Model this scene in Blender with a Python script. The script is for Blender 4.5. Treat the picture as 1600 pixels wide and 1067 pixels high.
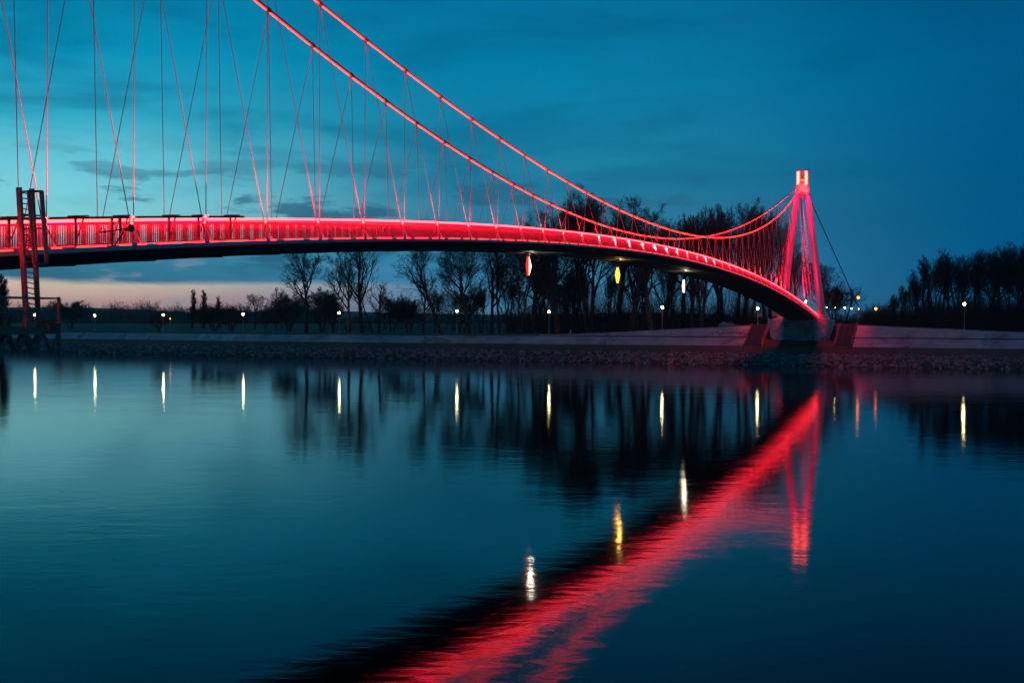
import bpy, math, random
import numpy as np
from mathutils import Vector, Matrix, Euler
R = math.radians
scene = bpy.context.scene
for o in list(bpy.data.objects): bpy.data.objects.remove(o)
col = scene.collection

# ------------------------------------------------------------------ camera
WZ = -.52; EYE = 7.85                      # metres above the river
FPX = 1764.6                    # focal length in pixels of a 1600 px wide frame
PITCH, ROLL = R(1.1426), R(0.117)
cd = bpy.data.cameras.new('camera'); cam = bpy.data.objects.new('camera', cd); col.objects.link(cam)
cd.sensor_width = 36; cd.lens = 36*FPX/1600; cd.clip_end = 20000; cd.clip_start = 0.2
CAMM = Euler((math.pi/2-PITCH, 0, 0)).to_matrix() @ Matrix.Rotation(ROLL, 3, 'Z')
cam.matrix_world = Matrix.Translation((0, 0, EYE)) @ CAMM.to_4x4()
scene.camera = cam

# ------------------------------------------------------------------ render settings
scene.render.engine = 'CYCLES'
cy = scene.cycles
cy.use_denoising = True
try: cy.denoiser = 'OPENIMAGEDENOISE'
except Exception: pass
cy.max_bounces = 6; cy.diffuse_bounces = 3; cy.glossy_bounces = 4; cy.transparent_max_bounces = 6; cy.volume_bounces = 0
cy.sample_clamp_indirect = 6.0
cy.use_light_tree = True
cy.blur_glossy = 0.0
cy.caustics_reflective = False; cy.caustics_refractive = False
vs = scene.view_settings
vs.view_transform = 'Standard'; vs.look = 'None'; vs.exposure = 0.0; vs.gamma = 1.0; vs.use_curve_mapping = False

# ------------------------------------------------------------------ world: dusk sky, the sunset glow lies to the left
class NT:
    def __init__(s, tree): s.t = tree
    def n(s, typ, **kw):
        nd = s.t.nodes.new(typ)
        for k, v in kw.items(): setattr(nd, k, v)
        return nd
    def link(s, a, b): s.t.links.new(a, b)
    def put(s, sock, v):
        if hasattr(v, 'is_output'): s.link(v, sock)
        elif v is not None: sock.default_value = v
    def math(s, op, a, b=None, c=None, clamp=False):
        nd = s.n('ShaderNodeMath', operation=op); nd.use_clamp = clamp
        for i, v in enumerate((a, b, c)):
            if v is not None: s.put(nd.inputs[i], v)
        return nd.outputs[0]
    def mr(s, v, a, b, c=0.0, d=1.0, smooth=True):
        nd = s.n('ShaderNodeMapRange'); nd.interpolation_type = 'SMOOTHSTEP' if smooth else 'LINEAR'
        s.put(nd.inputs[0], v)
        for i, x in zip((1, 2, 3, 4), (a, b, c, d)): nd.inputs[i].default_value = x
        return nd.outputs[0]
    def ramp(s, fac, stops, interp='LINEAR'):
        nd = s.n('ShaderNodeValToRGB'); cr = nd.color_ramp; cr.interpolation = interp
        while len(cr.elements) > 1: cr.elements.remove(cr.elements[-1])
        cr.elements[0].position = stops[0][0]; cr.elements[0].color = (*stops[0][1], 1)
        for p, c in stops[1:]:
            e = cr.elements.new(p); e.color = (*c, 1)
        s.put(nd.inputs[0], fac); return nd.outputs[0]
    def mix(s, f, a, b, mode='MIX'):
        nd = s.n('ShaderNodeMix'); nd.data_type = 'RGBA'; nd.blend_type = mode
        s.put(nd.inputs[0], f)
        for i, v in ((6, a), (7, b)):
            s.put(nd.inputs[i], (*v, 1) if isinstance(v, tuple) and len(v) == 3 else v)
        return nd.outputs[2]
    def noise(s, vec, scale, detail=4, rough=.55, dist=0.0):
        nd = s.n('ShaderNodeTexNoise'); s.put(nd.inputs['Vector'], vec)
        nd.inputs['Scale'].default_value = scale; nd.inputs['Detail'].default_value = detail
        nd.inputs['Roughness'].default_value = rough; nd.inputs['Distortion'].default_value = dist
        return nd.outputs['Fac']

world = bpy.data.worlds.new('World'); scene.world = world; world.use_nodes = True
w = NT(world.node_tree); world.node_tree.nodes.clear()
tc = w.n('ShaderNodeTexCoord'); dirv = tc.outputs['Generated']
sep = w.n('ShaderNodeSeparateXYZ'); w.link(dirv, sep.inputs[0])
dx, dy, dz = sep.outputs
hor = w.math('SQRT', w.math('ADD', w.math('MULTIPLY', dx, dx), w.math('MULTIPLY', dy, dy)))
elev = w.math('MULTIPLY', w.math('ARCTAN2', dz, hor), 180/math.pi)
SUNAZ = R(-50)
dsun = w.math('DIVIDE', w.math('ADD', w.math('MULTIPLY', dx, math.sin(SUNAZ)), w.math('MULTIPLY', dy, math.cos(SUNAZ))), w.math('MAXIMUM', hor, 1e-4))
mp = w.n('ShaderNodeMapping'); w.link(dirv, mp.inputs[0]); mp.inputs['Scale'].default_value = (1, 1, 5.5)
wob = w.noise(mp.outputs[0], 5.0, 5, .55, .4)
mp2 = w.n('ShaderNodeMapping'); w.link(dirv, mp2.inputs[0]); mp2.inputs['Scale'].default_value = (1, 1, 4.0); mp2.inputs['Location'].default_value = (.31, .12, .07)
puff = w.noise(mp2.outputs[0], 11.0, 6, .58, .25)
e2 = w.math('ADD', elev, w.math('MULTIPLY', w.math('SUBTRACT', wob, .5), w.mr(elev, 0.0, 8.0, .7, 2.4)))
ef = w.math('POWER', w.math('DIVIDE', w.math('MAXIMUM', e2, 0.0), 90.0, clamp=True), .5)
P = lambda d: math.sqrt(d/90)
left = w.ramp(ef, [(P(0), (.60, .28, .27)), (P(.8), (.64, .36, .30)), (P(1.6), (.70, .56, .42)), (P(1.85), (.035, .17, .27)), (P(3.2), (.03, .22, .33)), (P(4.0), (.26, .63, .66)), (P(5.5), (.21, .65, .73)),
                   (P(7.5), (.13, .57, .70)), (P(9.5), (.03, .40, .57)), (P(12.5), (.002, .29, .49)), (P(17), (.0, .17, .34)), (P(23), (.0, .085, .19)), (P(40), (.0, .045, .11)), (1, (.0, .025, .07))])
mid = w.ramp(ef, [(P(0), (.11, .25, .40)), (P(2.4), (.04, .235, .42)), (P(5), (.025, .20, .33)), (P(8), (.01, .22, .37)), (P(12), (.0, .21, .39)), (P(17), (.0, .15, .32)), (P(23), (.0, .075, .175)), (P(40), (.0, .045, .11)), (1, (.0, .025, .07))])
right = w.ramp(ef, [(P(0), (.0, .105, .25)), (P(6), (.0, .098, .24)), (P(12), (.0, .104, .26)), (P(17), (.0, .072, .18)), (P(23), (.0, .042, .11)), (P(40), (.0, .04, .10)), (1, (.0, .025, .07))])
sky = w.mix(w.mr(dsun, .66, .90), mid, left)
sky = w.mix(w.mr(dsun, .62, .26), sky, right)
# broken dark cloud wisps low over the horizon, soft streaks higher up
band = w.math('MULTIPLY', w.mr(elev, 1.2, 3.2), w.mr(elev, 9.5, 5.0))
wisp = w.math('MULTIPLY', w.mr(puff, .50, .60), band)
wisp = w.math('MULTIPLY', wisp, w.mr(dsun, .38, .62))
sky = w.mix(w.math('MULTIPLY', wisp, .8), sky, (.018, .105, .19))
streak = w.math('MULTIPLY', w.mr(wob, .46, .70), w.mr(elev, 3.0, 8.0))
sky = w.mix(w.math('MULTIPLY', streak, .42), sky, (.0, .10, .21))
pale = w.math('MULTIPLY', w.math('MULTIPLY', w.mr(puff, .47, .36), w.mr(elev, 3.6, 1.6)), w.mr(dsun, .60, .80))
sky = w.mix(w.math('MULTIPLY', pale, .6), sky, (.36, .38, .40))
bg = w.n('ShaderNodeBackground'); w.link(sky, bg.inputs[0]); bg.inputs[1].default_value = 1.0
wo = w.n('ShaderNodeOutputWorld'); w.link(bg.outputs[0], wo.inputs[0])

# ------------------------------------------------------------------ helpers
def tag(o, label=None, cat=None, group=None, kind=None):
    if label: o['label'] = label
    if cat: o['category'] = cat
    if group: o['group'] = group
    if kind: o['kind'] = kind
    return o

def empty(name, loc, label=None, cat=None, group=None, rz=0.0, sc=1.0):
    o = bpy.data.objects.new(name, None); col.objects.link(o)
    o.location = loc; o.rotation_euler = (0, 0, rz); o.scale = (sc, sc, sc) if not isinstance(sc, tuple) else sc
    o.empty_display_size = .2
    return tag(o, label, cat, group)

def origin(o):
    v = Vector((0, 0, 0))
    while o is not None: v += o.location; o = o.parent
    return v

class MB:
    def __init__(s): s.v = []; s.f = []; s.m = []; s.mi = 0
    def add(s, vs_, fs):
        b = len(s.v); s.v += [tuple(p) for p in vs_]; s.f += [tuple(b+i for i in f) for f in fs]; s.m += [s.mi]*len(fs); return s
    def box(s, c, size, ax=None):
        c = Vector(c); X, Y, Z = ax if ax else (Vector((1, 0, 0)), Vector((0, 1, 0)), Vector((0, 0, 1)))
        a, b, d = (k/2 for k in size)
        return s.add([c+X*(i*a)+Y*(j*b)+Z*(k*d) for k in (-1, 1) for j in (-1, 1) for i in (-1, 1)],
                     [(0, 2, 3, 1), (4, 5, 7, 6), (0, 1, 5, 4), (2, 6, 7, 3), (0, 4, 6, 2), (1, 3, 7, 5)])
    def bar(s, p0, p1, wd, ht, up=Vector((0, 0, 1))):
        p0, p1 = Vector(p0), Vector(p1); d = (p1-p0); L = d.length; d.normalize()
        side = d.cross(up)
        if side.length < 1e-4: side = d.cross(Vector((1, 0, 0)))
        side.normalize(); u = side.cross(d)
        return s.box((p0+p1)/2, (L, wd, ht), (d, side, u))
    def tube(s, p0, p1, r0, r1=None, n=6, cap=True):
        r1 = r0 if r1 is None else r1
        p0, p1 = Vector(p0), Vector(p1); d = (p1-p0).normalized()
        a = d.cross(Vector((0, 0, 1)) if abs(d.z) < .9 else Vector((1, 0, 0))).normalized(); b = d.cross(a)
        vs_ = [p+(a*math.cos(t)+b*math.sin(t))*r for p, r in ((p0, r0), (p1, r1)) for t in [2*math.pi*i/n for i in range(n)]]
        fs = [(i, (i+1) % n, n+(i+1) % n, n+i) for i in range(n)]
        if cap: fs += [tuple(range(n-1, -1, -1)), tuple(range(n, 2*n))]
        return s.add(vs_, fs)
    def sweep(s, rings, closed=True, cap=True):
        n = len(rings[0]); vs_ = [p for r in rings for p in r]; fs = []
        for k in range(len(rings)-1):
            for i in range(n if closed else n-1):
                j = (i+1) % n; fs.append((k*n+i, k*n+j, (k+1)*n+j, (k+1)*n+i))
        if cap and closed: fs += [tuple(range(n-1, -1, -1)), tuple(range((len(rings)-1)*n, len(rings)*n))]
        return s.add(vs_, fs)
    def sphere(s, c, r, nu=10, nv=6, sz=1.0):
        c = Vector(c); vs_ = [c+Vector((0, 0, r*sz))]
        for j in range(1, nv):
            t = math.pi*j/nv
            vs_ += [c+Vector((r*math.sin(t)*math.cos(2*math.pi*i/nu), r*math.sin(t)*math.sin(2*math.pi*i/nu), r*sz*math.cos(t))) for i in range(nu)]
        vs_.append(c-Vector((0, 0, r*sz))); fs = []
        for i in range(nu):
            fs.append((0, 1+i, 1+(i+1) % nu)); L = len(vs_)-1; b = 1+(nv-2)*nu
            fs.append((L, b+(i+1) % nu, b+i))
            for j in range(nv-2): fs.append((1+j*nu+i, 1+(j+1)*nu+i, 1+(j+1)*nu+(i+1) % nu, 1+j*nu+(i+1) % nu))
        return s.add(vs_, fs)
    def mesh(s, name, mats, off=Vector((0, 0, 0)), smooth=False):
        me = bpy.data.meshes.new(name)
        me.from_pydata([(p[0]-off[0], p[1]-off[1], p[2]-off[2]) for p in s.v], [], s.f)
        for m in (mats if isinstance(mats, (list, tuple)) else [mats]): me.materials.append(m)
        if max(s.m, default=0): me.polygons.foreach_set('material_index', s.m)
        if smooth: me.polygons.foreach_set('use_smooth', [True]*len(s.f))
        me.update(); return me
    def build(s, name, mats, parent=None, smooth=False, kind=None, off=None):
        o = bpy.data.objects.new(name, s.mesh(name, mats, origin(parent) if parent else (off or Vector((0, 0, 0))), smooth)); col.objects.link(o)
        if parent: o.parent = parent
        elif off: o.location = off
        if kind: o['kind'] = kind
        return o

def place(name, me, parent, world_loc, rot=None):
    o = bpy.data.objects.new(name, me); col.objects.link(o); o.parent = parent
    o.location = Vector(world_loc)-origin(parent)
    if rot: o.rotation_euler = rot
    return o

def np_mesh(name, verts, faces, mat, k=4):
    me = bpy.data.meshes.new(name); nv, nf = len(verts), len(faces)
    me.vertices.add(nv); me.vertices.foreach_set('co', np.asarray(verts, np.float32).ravel())
    me.loops.add(nf*k); me.loops.foreach_set('vertex_index', np.asarray(faces, np.int32).ravel())
    me.polygons.add(nf); me.polygons.foreach_set('loop_start', np.arange(nf, dtype=np.int32)*k)
    me.update(calc_edges=True); me.materials.append(mat); return me

# ------------------------------------------------------------------ materials
def mat(name, c, rough=.7, metal=0.0, var=.25, scale=2.0, c2=None, bump=0.0, bscale=20.0, stain=None, spec=.5):
    m = bpy.data.materials.new(name); m.use_nodes = True; t = NT(m.node_tree); b = m.node_tree.nodes['Principled BSDF']
    co = t.n('ShaderNodeTexCoord').outputs['Object']
    nz = t.noise(co, scale, 6, .6)
    c2 = c2 or tuple(k*(1-var) for k in c)
    colr = t.mix(t.mr(nz, .3, .7), c, c2)
    if stain:
        s2 = t.noise(co, stain[1], 5, .65, .6); colr = t.mix(t.math('MULTIPLY', t.mr(s2, .52, .68), stain[2]), colr, stain[0])
    t.link(colr, b.inputs['Base Color'])
    b.inputs['Roughness'].default_value = rough; b.inputs['Metallic'].default_value = metal; b.inputs['Specular IOR Level'].default_value = spec
    if bump:
        bn = t.n('ShaderNodeBump'); bn.inputs['Strength'].default_value = bump; bn.inputs['Distance'].default_value = .1
        t.link(t.noise(co, bscale, 5, .6), bn.inputs['Height']); t.link(bn.outputs[0], b.inputs['Normal'])
    return m

def glow(name, c, strength=1.0):
    m = bpy.data.materials.new(name); m.use_nodes = True; m.node_tree.nodes.clear(); t = NT(m.node_tree)
    e = t.n('ShaderNodeEmission'); e.inputs[0].default_value = (*c, 1); e.inputs[1].default_value = strength
    o = t.n('ShaderNodeOutputMaterial'); t.link(e.outputs[0], o.inputs[0]); return m

M = dict(
    steel=mat('red_tinted_steel', (.27, .14, .155), .45, .0, .15, 3), darksteel=mat('dark_steel', (.10, .09, .10), .5, .3, .3, 3),  # railing steel: red of the LED light tinted into its base colour
    deck=mat('deck_underside_steel', (.10, .10, .105), .6, .0, .35, .6, stain=((.05, .045, .05), .35, .7)),
    edge=mat('deck_edge_steel', (.55, .56, .60), .45, .2, .1, 2), surface=mat('deck_surface', (.18, .17, .17), .8),
    cable=mat('cable_sheath', (.20, .045, .045), .5), rope=mat('hanger_rope', (.74, .22, .22), .6, 0, .1),  # rope base reddened, standing in for part of the red uplighting
    pylon=mat('pylon_paint', (.46, .44, .45), .42, 0, .08, .8), pier=mat('pier_concrete', (.68, .65, .65), .85, 0, .3, .5, bump=.3, bscale=6, stain=((.10, .11, .10), .28, .85)),
    rust=mat('rusty_steel', (.50, .27, .19), .75, .1, .45, 5, c2=(.26, .17, .14), bump=.15, bscale=30),
    grate=mat('grey_grating', (.22, .22, .24), .6, .2), galv=mat('galvanised_steel', (.34, .38, .44), .5, .3),
    concrete=mat('slope_concrete', (.60, .56, .57), .85, 0, .3, .25, bump=.4, bscale=3, stain=((.11, .115, .12), .16, .75)),
    path=mat('path_concrete', (.27, .26, .25), .9, 0, .3, .4), stair=mat('stair_concrete', (.15, .14, .14), .9, 0, .4, 2),
    ground=mat('grass_ground', (.055, .066, .03), .95, 0, .5, .15, c2=(.075, .062, .04), bump=.6, bscale=1.5),
    stone=mat('riprap_stone', (.40, .39, .38), .9, 0, .6, .8, c2=(.10, .10, .10), spec=.3),
    bark=mat('bark', (.060, .048, .040), .95, 0, .4, 1.5, spec=.2), twig=mat('twigs', (.066, .050, .044), .95, 0, .4, .3, spec=.2), bush=mat('brush_twigs', (.070, .052, .044), .95, 0, .4, .3, spec=.2),
    mistle=mat('mistletoe_leaf', (.045, .06, .025), .8), pole=mat('lamp_pole', (.42, .42, .43), .5, .2), white=mat('white_paint', (.75, .76, .78), .6), blackpaint=mat('black_paint', (.02, .02, .022), .7),
    carpaint=mat('pale_car_paint', (.35, .42, .46), .3), darkcar=mat('dark_car_paint', (.05, .05, .055), .3), tyre=mat('tyre_rubber', (.02, .02, .02), .9), glass=mat('car_glass', (.03, .035, .04), .1),
    stained=mat('stained_concrete', (.42, .42, .38), .9, 0, .6, .5, c2=(.13, .15, .13), bump=.4, bscale=4),
    wood=mat('worn_timber', (.26, .17, .12), .8, 0, .4, 6),
    yellow=mat('yellow_board', (.62, .50, .22), .6), green=mat('green_board', (.30, .46, .42), .6),
    g_rail=glow('led_handrail', (1, .0025, .022), 82), g_line=glow('led_cover', (1, .050, .042), 9), g_post=glow('led_post', (1, .024, .022), 26), g_bar=glow('led_deck_bar', (1, .016, .016), 9), g_cable=glow('led_cable', (1, .011, .008), 26),
    g_head=glow('led_pylon_head', (1, .075, .05), 13), g_lamp=glow('lamp_warm_white', (1, .84, .38), 85), g_sodium=glow('lamp_sodium', (1, .14, .008), 20), g_white=glow('lamp_white', (1, .95, .70), 70),
    s_white=glow('sign_white', (1, .86, .62), 4.5), s_red=glow('sign_red', (1, .05, .03), 1.0), s_amber=glow('sign_amber', (1, .40, .02), 3.5),
)

# water: smooth slow river, waves averaged by a long look, faint ripples left
def water_material():
    m = bpy.data.materials.new('river_water'); m.use_nodes = True; m.node_tree.nodes.clear(); t = NT(m.node_tree)
    dif = t.n('ShaderNodeBsdfDiffuse'); dif.inputs[0].default_value = (.0012, .004, .006, 1)
    gl = t.n('ShaderNodeBsdfGlossy'); gl.distribution = 'BECKMANN'; gl.inputs['Color'].default_value = (1, 1, 1, 1); gl.inputs['Roughness'].default_value = .085
    fr = t.n('ShaderNodeFresnel'); fr.inputs['IOR'].default_value = 1.215
    mx = t.n('ShaderNodeMixShader'); t.link(fr.outputs[0], mx.inputs[0]); t.link(dif.outputs[0], mx.inputs[1]); t.link(gl.outputs[0], mx.inputs[2])
    out = t.n('ShaderNodeOutputMaterial'); t.link(mx.outputs[0], out.inputs[0])
    g = t.n('ShaderNodeNewGeometry').outputs['Position']
    a = t.n('ShaderNodeMapping'); t.link(g, a.inputs[0]); a.inputs['Scale'].default_value = (.55, 1.0, 1); a.inputs['Rotation'].default_value = (0, 0, R(14))
    n1 = t.noise(a.outputs[0], 1.1, 3, .55, .3)
    n2 = t.noise(a.outputs[0], .16, 3, .5, .5)
    h = t.math('ADD', t.math('MULTIPLY', n1, .008), t.math('MULTIPLY', n2, .018))
    bn = t.n('ShaderNodeBump'); bn.inputs['Strength'].default_value = 1.0; bn.inputs['Distance'].default_value = 1.0
    t.link(h, bn.inputs['Height']); t.link(bn.outputs[0], gl.inputs['Normal'])
    return m
M['water'] = water_material()

# ------------------------------------------------------------------ frames of reference
def ray(x, y):
    v = CAMM @ Vector(((x-800)/FPX, -(y-533.5)/FPX, -1)); return v
def at(x, y, D):                 # point seen at pixel (x, y) of the photograph, D metres ahead
    v = ray(x, y); k = D/v.y; return Vector((v.x*k, D, EYE+v.z*k))

TH = R(22.7986); U = Vector((math.sin(TH), math.cos(TH), 0)); V = Vector((math.cos(TH), -math.sin(TH), 0)); Zv = Vector((0, 0, 1))
S = 4.63; HW = 6.4514/2; MID = 19.7976; B0 = Vector((-17.0776, 41.7217, 0))-V*HW
NP = 44.4                        # station of the far pylon
def zd(n): return EYE+6.8609-.0111*(n-MID)**2
def zc(n): return EYE+9.9649+.0304*(n-MID)**2
def qc(n): return max(.30, HW-.5323-2.2487*((n-MID)/22.6)**2)
def B(n, q, z): p = B0+U*(S*n)+V*q; return Vector((p.x, p.y, z))
def D(n, q, dz=0.0): return B(n, q, zd(min(n, 46))+dz)

# the far bank: a = metres along it (0 on the bridge axis, positive towards the right), wi = metres inland of the waterline
BE = Vector((.9145, -.4045, 0)).normalized(); BG = Vector((-BE.y, BE.x, 0))
AX = B(NP, 0, 0); BO = AX-BG*26.0
wl = []
for x, y in ((0, 545), (400, 553), (700, 559), (1000, 562), (1300, 567), (1600, 573)):
    v = ray(x, y); k = -EYE/v.z; p = Vector((v.x*k, v.y*k, 0))-BO; wl.append((p.dot(BE), p.dot(BG)))
wl.sort(); WA = np.array([p[0] for p in wl]); WH = np.array([p[1] for p in wl]); PF = np.polyfit(WA, WH, 2)
def hline(a):
    lo, hi = WA[0]-40, WA[-1]+20
    if a < lo: return float(np.polyval(PF, lo)+(a-lo)*np.polyval(np.polyder(PF), lo))
    if a > hi: return float(np.polyval(PF, hi)+(a-hi)*np.polyval(np.polyder(PF), hi))
    return float(np.polyval(PF, a))
def G(a, wi, z): p = BO+BE*a+BG*(hline(a)+wi); return Vector((p.x, p.y, z))
def sstep(a, b, x): t = min(1, max(0, (x-a)/(b-a))); return t*t*(3-2*t)
def wfoot(a): return 15+8.5*sstep(-120, -25, a)
def ztop(a):                     # height of the promenade: it climbs towards the bridge
    if a < -6: return 4.25+2.5*max(0, 1-(-a-6)/46) if a > -52 else 4.25
    return 4.45+2.4*max(0, 1-max(0, a-6)/58)
ZF, ZL = 2.4, 4.1
def wtop(a): return wfoot(a)+3.1+1.75*max(0, ztop(a)-ZL)
def ground_z(a, wi):
    wf, wt, zt = wfoot(a), wtop(a), ztop(a)
    if wi < 0: return wi*.30
    if wi < 9: return 1.25*wi/9+.1*math.sin(a*.7)*math.sin(wi*.6)
    if wi < wf: return 1.25+(ZF-1.25)*(wi-9)/(wf-9)
    if wi < wf+3.1: return ZF+(ZL-ZF)*(wi-wf)/3.1
    if wi < wt: return ZL+(zt-ZL)*(wi-wf-3.1)/max(.01, wt-wf-3.1)
    return zt+(3.9-zt)*sstep(5, 110, wi-wt)
def ag(p): d = Vector(p)-BO; a = d.dot(BE); return a, d.dot(BG)-hline(a)
def gz(p): a, wi = ag(p); return ground_z(a, wi)

# ------------------------------------------------------------------ setting: water, ground, paved slopes, promenade
mb = MB(); mb.add([(-5000, -400, WZ), (5000, -400, WZ), (5000, 4300, WZ), (-5000, 4300, WZ)], [(0, 1, 2, 3)])
tag(mb.build('water', M['water']), 'calm dark river mirroring the sky and the red bridge', 'river', kind='structure')
AS = [-2300, -1800, -1300, -900, -700, -550, -450]+list(range(-380, -160, 20))+list(range(-160, 130, 4))+[140, 160, 190, 230, 300, 420, 600, 900, 1500, 2200]
def strip(name, prof, m, step=AS, kind='structure'):
    mb = MB(); rows = [prof(a) for a in step]; n = len(rows[0])
    mb.sweep(rows, closed=False); mb.f = [f[::-1] for f in mb.f]; o = mb.build(name, m); o['kind'] = kind; return o
def gprof(a):
    wf, wt = wfoot(a), wtop(a)
    ws = [-30, -10, -3, 0, 2, 4, 6, 8, 10, 12, 14, wf, wf+3.1, max(wt, wf+3.15), wt+4, wt+8, wt+14, wt+22, wt+35, wt+60, wt+115, wt+300, wt+900, wt+1600, wt+2400]
    ws = sorted(ws); return [G(a, x, ground_z(a, x)-(.06 if wf < x <= wt+4 else 0)) for x in ws]
tag(strip('ground', gprof, M['ground']), 'dark grassy river bank and flat fields beyond', 'ground')
AP = [a for a in AS if -700 <= a <= 300]
def lowprof(a): wf = wfoot(a); return [G(a, wf-.05, ZF-.25), G(a, wf, ZF+.05), G(a, wf+2.85, ZL-.04), G(a, wf+2.87, ZL-.4)]
for lo, hi, lab in ((7.0, 300, 'pale concrete paving at the foot of the bank right of the pier'), (-700, -7.0, 'pale concrete paving at the foot of the bank left of the pier')):
    lowp = tag(strip('lower_paving', lowprof, M['concrete'], [lo]+[a for a in AP if lo < a < hi]+[hi]), lab, 'paving')
def upprof(a):
    wf, wt, zt = wfoot(a), wtop(a), ztop(a); wt = max(wt, wf+3.9)
    return [G(a, wf+3.48, ZL-.25), G(a, wf+3.5, ZL+.22), G(a, wt-.05, max(zt, ZL+.3)+.02), G(a, wt, max(zt, ZL+.1)-.3)]
for lo, hi in ((-56, -7.0), (7.0, 66)):
    tag(strip('upper_paving', upprof, M['concrete'], [lo]+[a for a in AP if lo < a < hi]+[hi]), 'upper concrete slope climbing to the %s of the pier' % ('left' if lo < 0 else 'right'), 'paving')
def pathprof(a): wt, zt = max(wtop(a), wfoot(a)+3.3), ztop(a); return [G(a, wt+.6, zt-.2), G(a, wt+.62, zt+.18), G(a, wt+3.4, zt+.13), G(a, wt+3.45, zt-.2)]
tag(strip('path', pathprof, M['path'], AP), 'narrow concrete promenade on top of the far bank', 'path')

# ------------------------------------------------------------------ riprap along the waterline
rnd = random.Random(4)
mb = MB()
for i in range(6500):
    a = rnd.uniform(-260, 120) if rnd.random() < .8 else rnd.uniform(-30, 90)
    wi = rnd.uniform(-2.6, 9.5)
    r = rnd.uniform(.2, .6)*(1.0 if wi < 8 else .7)
    c = G(a, wi, ground_z(a, wi)+r*.25)
    vs_ = []
    for dxx, dyy, dzz in ((1, 0, 0), (0, 1, 0), (-1, 0, 0), (0, -1, 0)):
        vs_.append(c+Vector((dxx, dyy, 0))*r*rnd.uniform(.6, 1.25)+Vector((rnd.uniform(-.3, .3), rnd.uniform(-.3, .3), rnd.uniform(-.35, .35)))*r)
    vs_ += [c+Vector((rnd.uniform(-.4, .4), rnd.uniform(-.4, .4), rnd.uniform(.4, .95)))*r, c+Vector((rnd.uniform(-.6, .6), rnd.uniform(-.6, .6), rnd.uniform(.3, .8)))*r, c-Vector((0, 0, r))]
    mb.add(vs_, [(0, 1, 4), (1, 2, 5), (1, 5, 4), (2, 3, 5), (3, 4, 5), (3, 0, 4), (1, 0, 6), (2, 1, 6), (3, 2, 6), (0, 3, 6)])
tag(mb.build('riprap', M['stone']), 'loose broken stones lining the far waterline', 'riprap', kind='stuff')

# ------------------------------------------------------------------ THE FOOTBRIDGE
bridge = empty('footbridge', B(NP, 0, 2.4), 'red lit suspension footbridge arching over the river to a leaning-legged pylon', 'bridge')
N0, N1 = -4.8, 46.4
def stations(step=.25, a=N0, b=N1): k = int(round((b-a)/step)); return [a+(b-a)*i/k for i in range(k+1)]
prof = [(-3.1, 0), (3.1, 0), (3.1, -.10), (2.85, -.26), (2.35, -.66), (-2.35, -.66), (-2.85, -.26), (-3.1, -.10)]
deck = MB().sweep([[D(n, q, z) for q, z in prof] for n in stations(.5)]).build('deck', M['deck'], bridge)
for sd in (1, -1):
    MB().sweep([[D(n, sd*q, z) for q, z in ((3.10, -.15), (3.22, -.15), (3.22, .02), (3.10, .02))] for n in stations(.5)]).build('edge_strip', M['edge'], deck)
mb = MB().sweep([[D(n, q, z) for q, z in ((-2.6, .004), (2.6, .004), (2.6, .03), (-2.6, .03))] for n in stations(.5)]); mb.build('walkway', M['surface'], deck)
rib = MB().box((0, 0, 0), (.10, 4.4, .05)).mesh('cross_rib', M['deck'])
for n in range(-4, 46): place('cross_rib', rib, deck, D(n+.5, 0, -.675), (0, 0, math.pi/2-TH))
# LED bars on the deck edge, a pair in every bay
for sd in (1, -1):
    for k in range(-8, 92):
        n = k/2; m_ = MB()
        m_.sweep([[D(n-.155+.31*i/3, sd*q, z) for q, z in ((2.98, .025), (3.14, .025), (3.14, .085), (2.98, .085))] for i in range(4)])
        m_.build('led_bar', M['g_bar'], deck)
# railings
BAL = .127
def railing(sd):
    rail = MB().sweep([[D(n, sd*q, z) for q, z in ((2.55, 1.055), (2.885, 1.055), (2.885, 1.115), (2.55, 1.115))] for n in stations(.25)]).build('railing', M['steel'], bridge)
    rail['label'] = 'railing on the %s side of the walkway' % ('near' if sd > 0 else 'far')
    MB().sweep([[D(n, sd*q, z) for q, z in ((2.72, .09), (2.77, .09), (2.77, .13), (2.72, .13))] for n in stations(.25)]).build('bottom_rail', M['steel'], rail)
    def run(nm, q0, q1, z0, z1, m_): MB().sweep([[D(n, sd*q, z) for q, z in ((q0, z0), (q1, z0), (q1, z1), (q0, z1))] for n in stations(.25)]).build(nm, M[m_], rail)
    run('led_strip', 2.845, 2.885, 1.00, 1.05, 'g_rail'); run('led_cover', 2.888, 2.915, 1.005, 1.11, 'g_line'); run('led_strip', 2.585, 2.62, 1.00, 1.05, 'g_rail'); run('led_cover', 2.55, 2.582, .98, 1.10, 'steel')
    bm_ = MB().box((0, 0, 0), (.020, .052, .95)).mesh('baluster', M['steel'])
    n = N0; rest = MB(); cnt = 0; ax = (U, V, Zv)
    while n < N1:
        p = D(n, sd*2.745, .60)
        if sd > 0 and n > -.62 and cnt < 300: place('baluster', bm_, rail, p, (0, 0, math.pi/2-TH)); cnt += 1
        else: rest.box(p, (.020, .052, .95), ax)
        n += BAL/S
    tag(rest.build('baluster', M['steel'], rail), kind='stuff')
    for k in range(-4, 46):       # raking post outside the railing at every hanger
        MB().bar(D(k+.02, sd*2.84, 1.05), D(k+.11, sd*3.08, .03), .07, .05, U).build('raking_post', M['edge'], rail)
        MB().bar(D(k+.01, sd*2.93, .93), D(k+.035, sd*2.93, .93), .07, .09).build('post_light', M['g_post'], rail)
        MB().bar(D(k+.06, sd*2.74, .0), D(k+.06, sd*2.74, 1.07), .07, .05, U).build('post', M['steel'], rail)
    return rail
railing(1); railing(-1)
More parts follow.
